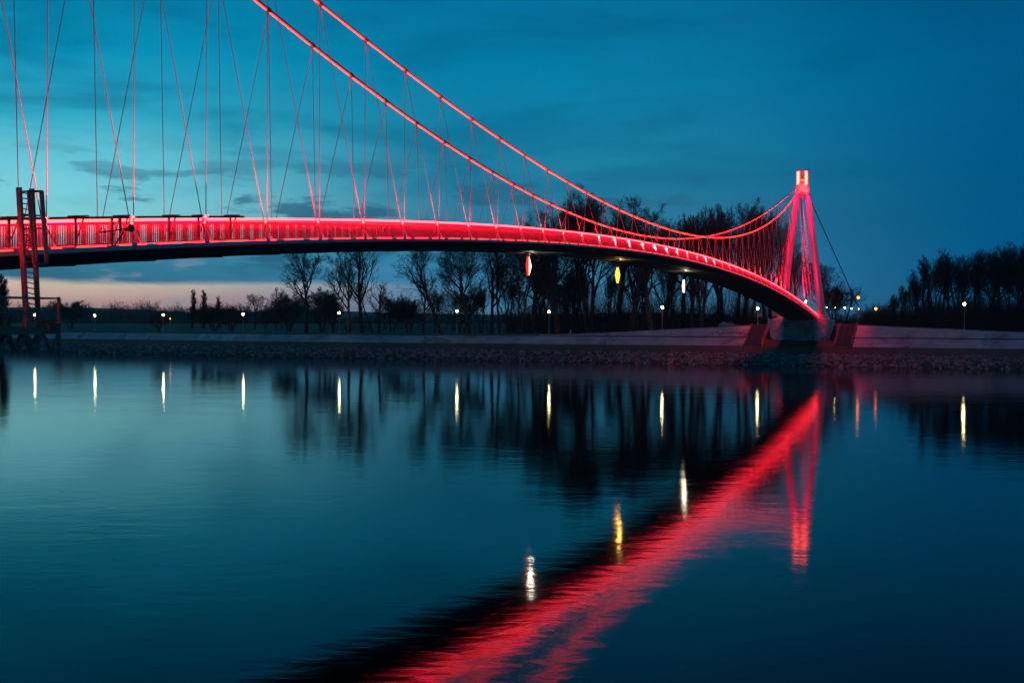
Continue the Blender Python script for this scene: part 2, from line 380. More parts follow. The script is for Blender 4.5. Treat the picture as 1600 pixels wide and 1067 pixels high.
# cables, clamps, hangers
def along(n0, n1, q0, q1, t): return B(n0+(n1-n0)*t, q0+(q1-q0)*t, 0)
def D_HANG(n): return .021+.012*sstep(8, 26, n)
def mkcable(sd):
    def ring(n, dq, dz, r, k=8): c = B(n, sd*(qc(n)+dq), zc(n)+dz); return [c+V*(r*math.cos(2*math.pi*i/k))+Zv*(r*math.sin(2*math.pi*i/k)) for i in range(k)]
    ns = stations(.25, N0, NP)
    c = MB().sweep([ring(n, 0, 0, .078) for n in ns]).build('main_cable', M['cable'], bridge, True)
    c['label'] = 'main cable on the %s side, lit along its length' % ('near' if sd > 0 else 'far')
    MB().sweep([ring(n, .035, -.098, .033, 6) for n in ns]).build('led_tube', M['g_cable'], c)
    for k in range(-5, 44):
        n = k+.5; top = B(n, sd*qc(n), zc(n)-.10)
        if n > N0: MB().bar(B(n-.035, sd*qc(n-.035), zc(n-.035)-.03), B(n+.035, sd*qc(n+.035), zc(n+.035)-.03), .17, .22).build('clamp', M['cable'], c)
        MB().tube(B(n, sd*(qc(n)+.01), zc(n)-.10), B(n, sd*(qc(n)+.05), zc(n)-.42), .055, .03).build('socket', M['cable'], c)
        for j in (k, k+1):
            if j < -4: continue
            MB().tube(top, D(j, sd*3.08, .16), D_HANG(n), n=5, cap=False).build('hanger', M['rope'], c)
    for j in range(-4, 45):
        m_ = MB().box(D(j, sd*3.08, .07), (.34, .14, .12), (U, V, Zv)); m_.tube(D(j, sd*3.08, .1), D(j-.03, sd*3.04, .55), .05, .03); m_.build('anchor', M['edge'], c)
    return c
mkcable(1); mkcable(-1)
def spot(name, loc, target, energy, size, blend=.6, colr=(1, .03, .12), rad=.08, parent=None):
    l = bpy.data.lights.new(name, 'SPOT'); l.energy = energy; l.spot_size = size; l.spot_blend = blend; l.color = colr; l.shadow_soft_size = rad
    o = bpy.data.objects.new(name, l); col.objects.link(o); d = (Vector(target)-Vector(loc)).normalized()
    o.rotation_euler = d.to_track_quat('-Z', 'Y').to_euler(); o.location = loc
    if parent: o.parent = parent; o.location = Vector(loc)-origin(parent)
    return o
for sd in (1, -1):               # up-lights at the foot of each hanger pair
    for j in range(-3, 44, 1):
        h = zc(j)-zd(j)
        spot('hanger_uplight', D(j, sd*3.30, .12), B(j, sd*qc(j), zc(j)), (8000+170*h*h)*(1+.25*sstep(5, 22, j))*(1-.93*sstep(33, 41, j)), 2*math.atan(2.5/h)+R(3), .5, (1, .05, .06), .05, bridge)

# pylon: two raking legs that meet under a short upright head, on a concrete pier
pyl = MB()
def legring(q, z, wq, wu, sd, ch=.33):
    pts = [(-1, -1+2*ch), (-1+2*ch, -1), (1-2*ch, -1), (1, -1+2*ch), (1, 1-2*ch), (1-2*ch, 1), (-1+2*ch, 1), (-1, 1-2*ch)]
    c = B(NP, sd*q, z); return [c+V*(a*wq/2)+U*(b*wu/2) for a, b in pts]
mb = MB().box(B(NP, 0, 34.3), (1.0, 1.1, 2.9), (U, V, Zv)); pyl = mb.build('pylon', M['pylon'], bridge); pyl['label'] = 'far pylon with two raking legs under an upright head'
ZH, ZT = 35.2, 38.4
for sd in (1, -1):
    rings = []
    for t in [i/10 for i in range(11)]:
        z = 7.9+(ZH-7.9)*t; rings.append(legring(4.15+(.82-4.15)*t, z, 1.55-.5*t, 2.2-.8*t, sd))
    MB().sweep(rings).build('leg', M['pylon'], pyl)
    MB().sweep([legring(.82, ZH+.02, 1.0, 1.3, sd), legring(.82, ZT, .95, 1.2, sd)]).build('head', M['pylon'], pyl)
    c = B(NP, sd*.82, ZT+.04); MB().box(c, (1.25, 1.0, .08), (U, V, Zv)).build('cap', M['cable'], pyl)
    MB().box(B(NP, sd*.80, (ZH+ZT)/2)-U*.70, (.06, .52, 2.7), (U, V, Zv)).build('led_panel', M['g_head'], pyl)
MB().box(B(NP, 0, 37.1)+U*.35, (.1, .7, 2.3), (U, V, Zv)).build('back_plate', M['pylon'], pyl)
MB().box(B(NP, 0, 35.95)-U*.35, (.7, .75, .45), (U, V, Zv)).build('saddle', M['steel'], pyl)
MB().box(B(NP, 0, 36.35)-U*.55, (.2, .6, .12), (U, V, Zv)).build('led_panel', M['g_head'], pyl)
MB().tube(B(NP, 1.25, ZT), B(NP, 1.25, ZT+.9), .02).build('lightning_rod', M['steel'], pyl)
for sd in (1, -1):               # backstays splay out to the land behind
    a0 = B(NP, sd*.5, 34.6)+U*.5; e = AX+U*62+V*(sd*7.5); e.z = gz(e); MB().tube(a0, e, .11, n=8).build('backstay', M['darksteel'], pyl)
    for z0, z1, e_, ang in ((13.2, 33.0, 38000, 16), (11.2, 20.0, 14000, 30)):
        spot('pylon_floodlight', D(40.5, sd*2.0, 2.0), B(NP, sd*(4.15+(.82-4.15)*(z1-7.9)/(ZH-7.9)), z1), e_, R(ang*2), .8, (1, .0, .085), .15, bridge)
    spot('head_floodlight', B(NP, sd*.9, 32.5)-U*2.6, B(NP, sd*.8, 37.0), 3500, R(70), .7, (1, .05, .045), .15, bridge)
    spot('head_floodlight', B(NP, sd*.9, 35.6)-U*1.8, B(NP, sd*2.2, 24.0), 24000, R(40), .8, (1, .004, .05), .15, bridge)
# pier block with chamfered ends
def pring(z, half, du, ch):
    pts = [(-half, -du+ch), (-half+ch, -du), (half-ch, -du), (half, -du+ch), (half, du), (-half, du)]
    c = B(NP, 0, z); return [c+V*q+U*u for q, u in pts]
pier = MB().sweep([pring(1.6, 5.75, 3.0, .7), pring(2.4, 5.8, 3.0, .7), pring(7.95, 6.3, 2.9, .7)]).build('pier', M['pier'], bridge); pier['label'] = 'stained concrete pier block under the far pylon'
for sd in (1, -1):
    MB().sweep([[B(NP, sd*q, z)+U*u for q, u in ((3.2, -3.12), (5.3, -3.12), (5.3, -2.6), (3.2, -2.6))] for z in (2.3, 7.97)]).build('pilaster', M['pier'], pier)
    MB().box(B(NP, sd*4.2, 8.02), (3.6, 2.6, .2), (U, V, Zv)).build('plinth', M['pier'], pier)
MB().sweep([[B(NP, q, z)+U*u for q, u in ((-3.6, -3.03), (2.9, -3.03), (2.9, -2.8), (-3.6, -2.8))] for z in (2.3, 7.4)]).build('stained_panel', M['stained'], pier)
# letters sprayed on the near leg
for i, (dq, dz, L) in enumerate(((-.3, 1.5, .5), (.05, 1.5, .4), (.3, 1.45, .4), (-.3, .8, .5), (0, .75, .5), (.35, .7, .6))):
    MB().bar(B(NP, 4.0+dq-.1, 8.3+dz)-U*1.13, B(NP, 4.0+dq+.12, 8.3+dz+L*.8)-U*1.09, .02, .07, V).build('graffiti_stroke', M['blackpaint'], pyl)

# ------------------------------------------------------------------ navigation marks under the deck
def nav_mark(x, y, D_, h, label, kindm):
    c = at(x, y, D_); n = (c-B0).dot(U)/S
    r = empty('navigation_mark', c, label, 'sign', 'lit diamond marks under the bridge')
    t = .10; d = h/2
    def half(sg, dd, kw):
        vs_ = [c+V*(k*t)+w_ for k in (-1, 1) for w_ in (Zv*dd, U*(sg*dd*kw), Zv*(-dd))]
        return MB().add(vs_, [(0, 1, 2), (3, 5, 4), (0, 3, 4, 1), (1, 4, 5, 2), (2, 5, 3, 0)])
    kws = [.34 if k == 's_red' else .66 for k in kindm]
    half(-1, d, kws[0]).build('panel', M[kindm[0]], r); half(1, d, kws[1]).build('panel', M[kindm[1]], r)
    top = zd(n)-.66
    MB().tube(c+Zv*(d-.06), Vector((c.x, c.y, top)), .045).build('hanger_rod', M['darksteel'], r)
    MB().box(Vector((c.x, c.y, top-.08)), (.5, .3, .14), (U, V, Zv)).build('bracket', M['darksteel'], r)
    l = bpy.data.lights.new('sign_lamp', 'POINT'); l.energy = 90; l.shadow_soft_size = .12; l.color = (1, .55, .12) if kindm[0] == 's_amber' else (1, .85, .65)
    lo_ = bpy.data.objects.new('sign_lamp', l); col.objects.link(lo_); lo_.parent = r; lo_.location = Vector((.3, .5, top-c.z-.45))
    return r
def axis_depth(x):
    lo, hi = 0.0, 44.0
    for _ in range(40):
        m_ = (lo+hi)/2; p = B(m_, 0, 0); sx = 800+FPX*p.x/p.y
        if sx < x: lo = m_
        else: hi = m_
    return B(lo, 0, 0).y
nav_mark(825, 415.5, axis_depth(825), 1.62, 'diamond mark lit white with a red left half, nearest under the deck', ('s_red', 's_white'))
nav_mark(965, 430, axis_depth(965), 1.62, 'amber lit diamond mark hanging under the middle of the deck', ('s_amber', 's_amber'))
nav_mark(1068.5, 447, axis_depth(1068), 1.62, 'diamond mark lit white with a red right half, farthest under the deck', ('s_white', 's_red'))

# ------------------------------------------------------------------ inspection gantry hung on the near railing
def at_q(x, y, q):               # point on the vertical plane q metres from the bridge axis, seen at pixel (x, y)
    v = ray(x, y); o = Vector((0, 0, EYE)); k = (B0+V*q-o).dot(V)/v.dot(V); return o+v*k
QL = 3.75
gan = empty('inspection_gantry', at_q(45, 510, QL), 'rusty steel ladder and hanging work platform beside the bridge railing', 'gantry')
lad = MB()
A0, A1 = at_q(29.5, 293, QL), at_q(42, 513, QL); C0, C1 = at_q(49.5, 295, QL), at_q(61, 518, QL)
lad.bar(A0, A1, .10, .19, V)
lad = lad.build('ladder', M['rust'], gan); MB().bar(C0, C1, .10, .17, V).build('stringer', M['rust'], lad)
for i in range(26):
    t = (i+1)/27; MB().tube(A0.lerp(A1, t), C0.lerp(C1, t), .022, n=6).build('rung', M['rust'], lad)
QC = 4.3
def frame(pts, q, r, name, mt):
    m_ = MB()
    for (a, b) in zip(pts[:-1], pts[1:]): m_.bar(at_q(*a, q), at_q(*b, q), r, r, V)
    return m_.build(name, mt, gan)
frame([(44, 299), (53, 412), (74.5, 412), (66, 299), (44, 299)], QC, .075, 'safety_cage', M['rust'])
frame([(63, 299), (71.5, 412)], QC-.05, .06, 'cage_bar', M['galv'])
MB().bar(at_q(31, 300, QL), at_q(44, 299, QC), .06, .06).build('cage_bar', M['rust'], gan)
MB().bar(at_q(50, 300, QL), at_q(66, 299, QC), .06, .06).build('cage_bar', M['rust'], gan)
for y in (337, 357):
    MB().bar(at_q(32, y, QL), at_q(64, y, QL-.3), .06, .06).build('bracket', M['rust'], gan)
# platform, 0.9 m wide, running out of the frame to the left
QI, QO = 3.35, 4.35
Pe = at_q(92, 515, QO); ne = (Pe-B0).dot(U)/S; zp = at_q(40, 512, QL).z
def PL(dn, q, z): return B(ne+dn/S, q, zp+z)
pl = MB().sweep([[PL(d, q, z) for q, z in ((QI, -.05), (QO, -.05), (QO, .02), (QI, .02))] for d in (-9, -.02)]).build('platform', M['grate'], gan)
for q in (QI, QO):
    MB().bar(PL(-9, q, -.10), PL(0, q, -.10), .09, .24).build('edge_beam', M['rust'], pl)
    MB().bar(PL(-9, q, -.86), PL(0, q, -.86), .08, .10).build('bottom_chord', M['rust'], pl)
    for i in range(12):
        d0 = -.75*i; MB().bar(PL(d0, q, -.2), PL(d0-.38, q, -.82), .07, .09).build('brace', M['rust'], pl); MB().bar(PL(d0-.38, q, -.82), PL(d0-.75, q, -.2), .07, .09).build('brace', M['rust'], pl)
    for d in (0, -1.5, -3.0, -4.5, -6, -7.5): MB().bar(PL(d, q, -.9 if d == 0 else 0), PL(d, q, 1.1), .07, .10, V).build('rail_post', M['rust'], pl)
    for z in (1.05, .52): MB().bar(PL(-9, q, z), PL(0, q, z), .05, .06).build('guard_rail', M['rust'], pl)
for z in (1.05, .52): MB().bar(PL(0, QI, z), PL(0, QO, z), .05, .06).build('guard_rail', M['rust'], pl)
MB().bar(PL(0, QI, -.1), PL(0, QO, -.1), .09, .24).build('edge_beam', M['rust'], pl)
for i in range(5): MB().bar(PL(.06, QI+.02, .05+.0*i)+Zv*(.03+.075*i), PL(.06, QO-.02, .05)+Zv*(.03+.075*i), .03, .068).build('toe_board', M['wood'], pl) if i < 3 else None
MB().box(PL(-.35, QO+.10, -.02), (.5, .12, .34), (U, V, Zv)).build('tool_box', M['wood'], pl)
for i in range(30): MB().bar(PL(-.3*i-.05, QI+.03, .035), PL(-.3*i-.05, QO-.03, .035), .24, .03).build('plank', M['wood'], pl)
# guide beam clamped along the handrail, with frames that reach down to the deck edge
gd = empty('guide_beam', D(0, 3.0, 1.2), 'dark red guide beam with braced frames clamped outside the near railing', 'beam')
nA, nB = -3.0, 2.62
MB().sweep([[D(nA+(nB-nA)*i/12, q, z) for q, z in ((2.95, 1.12), (3.05, 1.12), (3.05, 1.21), (2.95, 1.21))] for i in range(13)]).build('beam', M['cable'], gd)
for px, plate in ((-60, 1), (14, 1), (118, 1), (175, 0), (188, 1), (264, 1), (310, 1), (360, 1)):
    p = at_q(px, 360, 3.0); n = (p-B0).dot(U)/S
    MB().bar(D(n, 3.0, .06), D(n, 3.0, 1.16), .05, .10, U).build('frame_post', M['cable'], gd)
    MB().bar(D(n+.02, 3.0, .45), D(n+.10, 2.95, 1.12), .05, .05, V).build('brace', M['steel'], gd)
    if plate: MB().sweep([[D(n+k, q, z) for q, z in ((2.78, 1.215), (3.10, 1.215), (3.10, 1.26), (2.78, 1.26))] for k in (-.04, .13)]).build('top_plate', M['cable'], gd)
fl = empty('floodlight', at_q(200, 357, 3.2), 'dark round floodlight on a short arm in front of the railing', 'floodlight')
c = at_q(200, 357, 3.2); MB().tube(c-V*.12, c+V*.14, .10, .16, 12).build('housing', M['darksteel'], fl)
MB().tube(c+V*.14, c+V*.17, .17, .17, 12).build('rim', M['darksteel'], fl)
MB().bar(at_q(157, 363, 3.15), c, .05, .05).build('arm', M['cable'], fl); MB().bar(at_q(178, 386, 3.1), at_q(192, 361, 3.15), .05, .05).build('strut', M['cable'], fl)

# ------------------------------------------------------------------ lamp posts
def lamp(x, y, D_, label, gm, r=.24, group='lamp posts on the far bank', arm=False):
    h = at(x, y, D_); b = Vector((h.x, h.y, gz(h)-.05))
    l = empty('lamp_post', b, label, 'lamp post', group)
    MB().tube(b, Vector((h.x, h.y, h.z-r)), .075, .05, 8).build('pole', M['pole'], l); MB().tube(b, b+Zv*.5, .13, .11, 8).build('foot', M['pole'], l)
    MB().sphere(h, r, 12, 8).build('globe', M[gm], l, True)
    MB().tube(h+Zv*(r*.92), h+Zv*(r*1.25), r*.8, r*.2, 8).build('cap', M['darksteel'], l)
    return l
def bank_depth(x, wi):           # distance ahead of the line wi metres inland, in the direction of pixel column x
    D_ = 240.0
    for _ in range(60):
        p = at(x, 515, D_); a, q = ag(p); D_ += (wi-q)*.7
    return D_
def W_(x, extra=5.0):
    D_ = 250
    for _ in range(5):
        a, q = ag(at(x, 515, D_)); D_ = bank_depth(x, wtop(a)+extra)
    return D_
for x, y, lab in ((54, 492, 'lamp post seen through the hanging platform'), (148, 493, 'lamp post next right of the hanging platform'), (255, 492, 'lamp post beside the small round-topped tree'), (380, 491, 'lamp post by the two bushy willows'),
                  (530, 489, 'lamp post between the two leftmost tall trees'), (714, 486, 'lamp post in front of the leaning-trunk trees'), (858, 487, 'lamp post just below the nearest diamond mark'),
                  (1035, 480, 'lamp post standing between the amber and the farthest diamond marks'), (1184, 482, 'lamp post hidden behind the end of the deck'), (1507, 475, 'lone lamp post before the right-hand thicket')):
    lamp(x, y, W_(x), lab, 'g_lamp')
for x, y, D_, lab, gm in ((1259, 471, 262, 'white lamp seen between hangers and the pylon legs', 'g_white'), (1292, 480, 300, 'first lamp of the receding row right of the pylon', 'g_lamp'), (1305.5, 481, 292, 'second lamp of the receding row right of the pylon', 'g_lamp'),
                         (1320, 481, 330, 'third lamp of the receding row right of the pylon', 'g_lamp'), (1330.5, 482, 345, 'fourth lamp of the receding row right of the pylon', 'g_lamp'), (1342, 482.5, 420, 'small fifth lamp of the receding row', 'g_lamp'),
                         (1341, 465, 268, 'tall orange street lamp beside the backstay', 'g_sodium'), (1368.5, 482.5, 255, 'lower orange street lamp right of the backstay', 'g_sodium')):
    lamp(x, y, D_, lab, gm, .28 if gm == 'g_sodium' else .2, 'lamps on the road behind the pylon')

lamp(266, 498, 330, 'small dim orange lamp in the field right of the round-topped tree', 'g_sodium', .14, 'field lamps')
# ------------------------------------------------------------------ trees
def grow(seed, H, trunkfrac, spread, up, levels, nb, stems=1, lean=(0, 0), r0=None, curl=.16, twig_r=.022, narrow=1.0):
    rg = np.random.default_rng(seed); segs = []
    r0 = r0 or H*.023
    def branch(p, d, L, r, lev):
        k = (6, 5, 4, 3, 2, 2)[min(lev, 5)]; pts = [p]; dirs = []
        for i in range(k):
            d = d+rg.normal(0, curl*(.6 if lev == 0 else .95+.13*lev), 3)+np.array([0, 0, up*(.10 if lev else .04)]); d = d/np.linalg.norm(d)
            ra = r*(1-.75*i/k); rb = r*(1-.75*(i+1)/k); q = p+d*(L/k); segs.append((p, q, max(ra, twig_r*.7), max(rb, twig_r*.5), lev)); p = q; pts.append(p); dirs.append(d)
        if lev >= levels: return
        n = nb[min(lev, len(nb)-1)]
        for j in range(n):
            lo = trunkfrac if lev == 0 else .22
            t = lo+(1-lo)*(j+rg.uniform(.1, .9))/n; i = min(k-1, int(t*k)); f = t*k-i
            q = pts[i]*(1-f)+pts[i+1]*f; dd = dirs[i]
            ax = rg.normal(0, 1, 3); ax -= ax.dot(dd)*dd; ax /= np.linalg.norm(ax)
            ang = spread*rg.uniform(.7, 1.25)*(1.0 if lev < 2 else 1.1)
            nd = dd*math.cos(ang)+ax*math.sin(ang); nd[2] = nd[2]+up*.12; nd = nd/np.linalg.norm(nd)
            shape = (1-.55*t) if lev == 0 else (1-.45*t)
            branch(q, nd, L*rg.uniform(.62, .85)*shape*(.92 if lev else narrow), max(r*(.30+.28*(1-t)), twig_r), lev+1)
    for s_ in range(stems):
        a = 2*math.pi*s_/max(1, stems)+rg.uniform(0, 1); k = 0 if stems == 1 else (.11 if stems == 2 else .22)
        d = np.array([lean[0]+k*math.cos(a), lean[1]+k*math.sin(a), 1.0]); d /= np.linalg.norm(d)
        branch(np.array([.25*math.cos(a)*(stems > 1), .25*math.sin(a)*(stems > 1), -.3]), d, H*.74*rg.uniform(.9, 1.05), r0*(1 if stems == 1 else .7), 0)
    return segs
def tubes(segs, n):
    if not segs: return np.zeros((0, 3)), np.zeros((0, 4), int)
    P0 = np.array([s[0] for s in segs]); P1 = np.array([s[1] for s in segs]); r0 = np.array([s[2] for s in segs])[:, None]; r1 = np.array([s[3] for s in segs])[:, None]
    d = P1-P0; d /= np.linalg.norm(d, axis=1)[:, None]
    ref = np.where(np.abs(d[:, 2:3]) < .9, np.array([[0, 0, 1.]]), np.array([[1., 0, 0]])); a = np.cross(d, ref); a /= np.linalg.norm(a, axis=1)[:, None]; b = np.cross(d, a)
    rings = []
    for P_, r_ in ((P0, r0), (P1, r1)):
        for i in range(n): t = 2*math.pi*i/n; rings.append(P_+(a*math.cos(t)+b*math.sin(t))*r_)
    V_ = np.stack(rings, 1); N = len(segs); base = (np.arange(N)*2*n)[:, None]
    F = np.concatenate([base+np.array([[i, (i+1) % n, n+(i+1) % n, n+i]]) for i in range(n)], 0)
    return V_.reshape(-1, 3), F
KIND = {}
def tree_kind(key, tw='twig', **kw):
    segs = grow(**kw); big = [s for s in segs if s[4] <= 1]; small = [s for s in segs if s[4] > 1]
    Vt, Ft = tubes(big, 7); Vc, Fc = tubes(small, 3)
    top = max(s[1][2] for s in segs); KIND[key] = (np_mesh('trunk', Vt, Ft, M['bark']), np_mesh('crown', Vc, Fc, M[tw]), top)
tree_kind('open', seed=3, H=20, trunkfrac=.28, spread=.72, up=.9, levels=5, nb=(9, 6, 5, 4, 3))
tree_kind('open2', seed=11, H=20, trunkfrac=.34, spread=.62, up=1.0, levels=5, nb=(9, 6, 5, 4, 3), lean=(-.12, 0))
tree_kind('open3', seed=21, H=20, trunkfrac=.30, spread=.66, up=1.0, levels=5, nb=(9, 6, 5, 4, 3), stems=2)
tree_kind('lean', seed=7, H=20, trunkfrac=.45, spread=.70, up=.9, levels=5, nb=(7, 6, 5, 4, 2), lean=(-.30, 0), curl=.14)
tree_kind('slim', seed=9, H=20, trunkfrac=.40, spread=.50, up=1.3, levels=5, nb=(9, 5, 4, 3, 3), curl=.10, narrow=.75)
tree_kind('brush', seed=13, H=20, trunkfrac=.25, spread=.42, up=1.6, levels=5, nb=(9, 6, 5, 3, 2), stems=2, curl=.10)
tree_kind('column', seed=15, H=20, trunkfrac=.08, spread=.42, up=1.1, levels=4, nb=(34, 6, 5, 3), curl=.035, narrow=.34, twig_r=.022)
tree_kind('bushy', tw='bush', seed=17, H=8, trunkfrac=.22, spread=.75, up=.7, levels=5, nb=(9, 7, 5, 4, 3), stems=3, r0=.2, curl=.16, twig_r=.016)
tree_kind('shrub', tw='bush', seed=19, H=5, trunkfrac=.05, spread=.55, up=1.0, levels=4, nb=(9, 7, 6, 4), stems=4, r0=.07, curl=.14, twig_r=.014)
def tree(key, x, ytop, D_, label, group=None, name='tree', rz=None, wide=1.0, base_z=None):
    tm, cm, top = KIND[key]; tp = at(x, ytop, D_); b = Vector((tp.x, tp.y, gz(tp) if base_z is None else base_z)); s = (tp.z-b.z)/top
    r = empty(name, b, label, 'tree' if name != 'shrub' else 'shrub', group, rnd.uniform(0, 6.28) if rz is None else rz, (s*wide, s*wide, s))
    for nm, me in (('trunk', tm), ('crown', cm)):
        o = bpy.data.objects.new(nm, me); col.objects.link(o); o.parent = r
    return r
T = tree
T('open', 478, 388, W_(478, 9), 'bare spreading tree, leftmost of the tall trees', rz=.4)
T('open2', 545, 385, W_(545, 9), 'bare tree with a dense crown right of the lamp', rz=.2)
T('slim', 566, 372, W_(566, 16), 'slender bare tree rising behind the dense-crowned one', rz=1.2)
T('lean', 583, 437, W_(590, 8), 'short bare tree, left of a leaning pair', rz=.2)
T('slim', 592, 440, W_(592, 12), 'short upright bare tree, right of a leaning pair', rz=2.2, wide=1.2)
T('open', 662, 428, W_(662, 7), 'thin bare tree in front of the leaning-trunk tree', rz=2.9)
T('lean', 690, 378, W_(700, 11), 'big bare tree whose trunk leans to the left', rz=0)
T('open3', 735, 372, W_(735, 14), 'tall forked bare tree left of the twin grove trunks', rz=.7)
T('open2', 768, 370, W_(768, 9), 'tall bare tree with a thick straight trunk', rz=3.0)
T('slim', 781, 380, W_(781, 7), 'pole-thin bare tree beside the thick straight trunk', rz=.7, wide=.7)
T('bushy', 612, 458, 330, 'round twiggy bush in the field behind the short trees')
T('bushy', 334, 474, W_(325, 26), 'left one of two bushy willows on the bank', wide=1.75); T('bushy', 362, 478, W_(366, 26), 'right one of two bushy willows on the bank', wide=1.6)
T('bushy', 248, 487, W_(248, 12), 'small round-topped tree on the left bank', wide=1.15)
T('column', 300, 452, 430, 'narrow poplar, left of three in the field', wide=1.3); T('column', 318, 453, 440, 'narrow poplar, middle of three in the field', wide=1.6); T('column', 343, 462, 470, 'narrow poplar, right of three in the field', wide=1.2)
T('open', 398, 458, 400, 'small bare tree in the field behind the willows', wide=1.1); T('bushy', 110, 466, 420, 'dark bushy tree beyond the hanging platform', wide=1.5)
T('column', 0, 428, 300, 'narrow tree at the left edge beyond the gantry', wide=1.7); T('open2', 440, 448, 400, 'hazy tree in the field left of the tall trees')
ORD = 'first second third fourth fifth sixth'.split()
for gi, x in enumerate((415, 437, 455, 515, 626, 640)): T('bushy', x+rnd.uniform(-6, 6), rnd.uniform(468, 482), rnd.uniform(380, 460), ORD[gi]+' low bush from the left in the field behind the bank trees', 'field bushes', 'shrub')
ORDW = 'first second third fourth fifth sixth seventh eighth ninth tenth eleventh twelfth thirteenth fourteenth fifteenth sixteenth seventeenth eighteenth nineteenth twentieth twenty-first twenty-second'.split(); GC = {}
for gi, (x, y, k) in enumerate(((452, 455, 'bushy'), (503, 448, 'bushy'), (521, 452, 'brush'), (640, 462, 'bushy'), (680, 450, 'brush'), (722, 446, 'bushy'), (752, 440, 'brush'), (795, 430, 'brush'))): T(k, x, y, W_(x, 30), ORDW[gi]+' understorey tree from the left behind the tall bank trees', 'understorey trees', wide=1.15)
gg = 'grove behind the bridge'
for x, y, e, k in ((812, 392, 9, 'open3'), (832, 360, 22, 'open2'), (852, 345, 30, 'open3'), (872, 318, 14, 'open'), (893, 305, 34, 'open3'), (925, 292, 18, 'open3'), (968, 305, 36, 'open2'), (985, 318, 12, 'open3'), (1001, 345, 24, 'brush'),
                   (1018, 348, 10, 'slim'), (1034, 338, 34, 'open3'), (1068, 336, 40, 'slim'), (1083, 330, 26, 'open2'), (1098, 322, 12, 'brush'), (1128, 316, 44, 'brush'), (1158, 313, 36, 'open3'), (1172, 314, 24, 'brush'), (1200, 330, 55, 'open3'),
                   (842, 415, 50, 'brush'), (880, 410, 60, 'bushy'), (915, 420, 56, 'brush'), (955, 415, 64, 'brush'), (1000, 420, 60, 'brush'), (1045, 410, 66, 'brush'), (1085, 420, 60, 'brush'), (1215, 365, 60, 'slim'), (1232, 390, 50, 'brush')):
    gi = GC.get(e < 40, 0)+1; GC[e < 40] = gi
    T(k, x, y, W_(x, e), ('bare grove tree rising behind the bridge, %s from the left' if e < 40 else 'shadowed tree deep in the grove under the deck, %s from the left') % ORDW[gi-1], gg)
T('open3', 1288, 402, 262, 'bare tree just right of the pylon foot'); T('bushy', 1302, 440, 268, 'dark bushy tree between the pylon and the road lamps', wide=.9); T('lean', 1318, 446, 285, 'crooked small tree under the backstay', rz=3.3)
ORD = 'first second third fourth fifth sixth seventh eighth ninth tenth eleventh'.split(); mrng = random.Random(8); bl = MB()
for gi, (x, y, D_, k) in enumerate(((1448, 398, 262, 'slim'), (1466, 394, 275, 'brush'), (1483, 386, 262, 'slim'), (1501, 397, 285, 'brush'), (1519, 388, 258, 'slim'), (1541, 379, 275, 'open3'), (1556, 394, 262, 'slim'), (1573, 388, 280, 'brush'), (1591, 378, 260, 'slim'), (1610, 376, 270, 'open3'), (1640, 385, 265, 'open'), (1458, 402, 300, 'slim'), (1497, 400, 300, 'open2'), (1535, 402, 305, 'slim'), (1564, 398, 310, 'open'), (1597, 388, 305, 'slim'), (1437, 420, 290, 'slim'), (1424, 432, 285, 'brush'), (1409, 446, 280, 'brush'), (1394, 458, 275, 'brush'))):
    t = T(k, x, y, D_, ORD[gi]+' tall bare tree from the left above the right thicket' if gi < 11 else ORD[gi-11]+' back-row tree from the left behind the right thicket', 'trees above the thicket')
    ms = KIND[k][2]
    for j in range(mrng.randint(2, 5)):
        px, py, rr = x+mrng.uniform(-18, 18), mrng.uniform(y+15, y+62), mrng.uniform(.35, 1.15); cc = at(px, py, D_); mm = MB()
        for q in range(90):
            dv = Vector((mrng.gauss(0, 1), mrng.gauss(0, 1), mrng.gauss(0, 1))).normalized()*rr*mrng.uniform(.3, 1); a_ = Vector((mrng.gauss(0, 1), mrng.gauss(0, 1), mrng.gauss(0, 1))).normalized()*.16; b_ = a_.cross(dv).normalized()*.10
            mm.add([cc+dv-a_, cc+dv+b_, cc+dv+a_, cc+dv-b_], [(0, 1, 2, 3)])
        o = bpy.data.objects.new('mistletoe', mm.mesh('mistletoe', M['mistle'])); col.objects.link(o); o.parent = t
        o.matrix_parent_inverse = (Matrix.Translation(t.location) @ t.rotation_euler.to_matrix().to_4x4() @ Matrix.Diagonal((*t.scale, 1))).inverted()

# undergrowth: thicket on the right, dark scrub under the grove, far woods
def thicket(name, label, spots, seed, m, twl=1.0):
    rg = np.random.default_rng(seed); P0 = []; segs = []
    for (x0, x1, y, D0, D1, n) in spots:
        for i in range(n):
            x = rg.uniform(x0, x1); D_ = rg.uniform(D0, D1); yt = y(x) if callable(y) else y
            tp = at(x, yt+rg.uniform(-3, 12), D_); gzv = gz(tp); aa, ww = ag(tp)
            if ww < wtop(aa)+5: continue
            h = (tp.z-gzv)*rg.uniform(.45, 1.0)
            b = np.array([tp.x, tp.y, gzv]); d = np.array([rg.normal(0, .22), rg.normal(0, .22), 1.0]); e = b+d*h
            segs.append((b, e, .03*twl, .010*twl, 0))
            for j in range(7):
                t = rg.uniform(.15, .95); q = b+d*h*t; e2 = q+np.array([rg.normal(0, .25), rg.normal(0, .25), rg.uniform(.15, .5)])*h*.5*rg.uniform(.5, 1.1); segs.append((q, e2, .018*twl, .007*twl, 1))
    Vv, Ff = tubes(segs, 3); o = bpy.data.objects.new(name, np_mesh(name, Vv, Ff, m)); col.objects.link(o); return tag(o, label, 'thicket', kind='stuff')
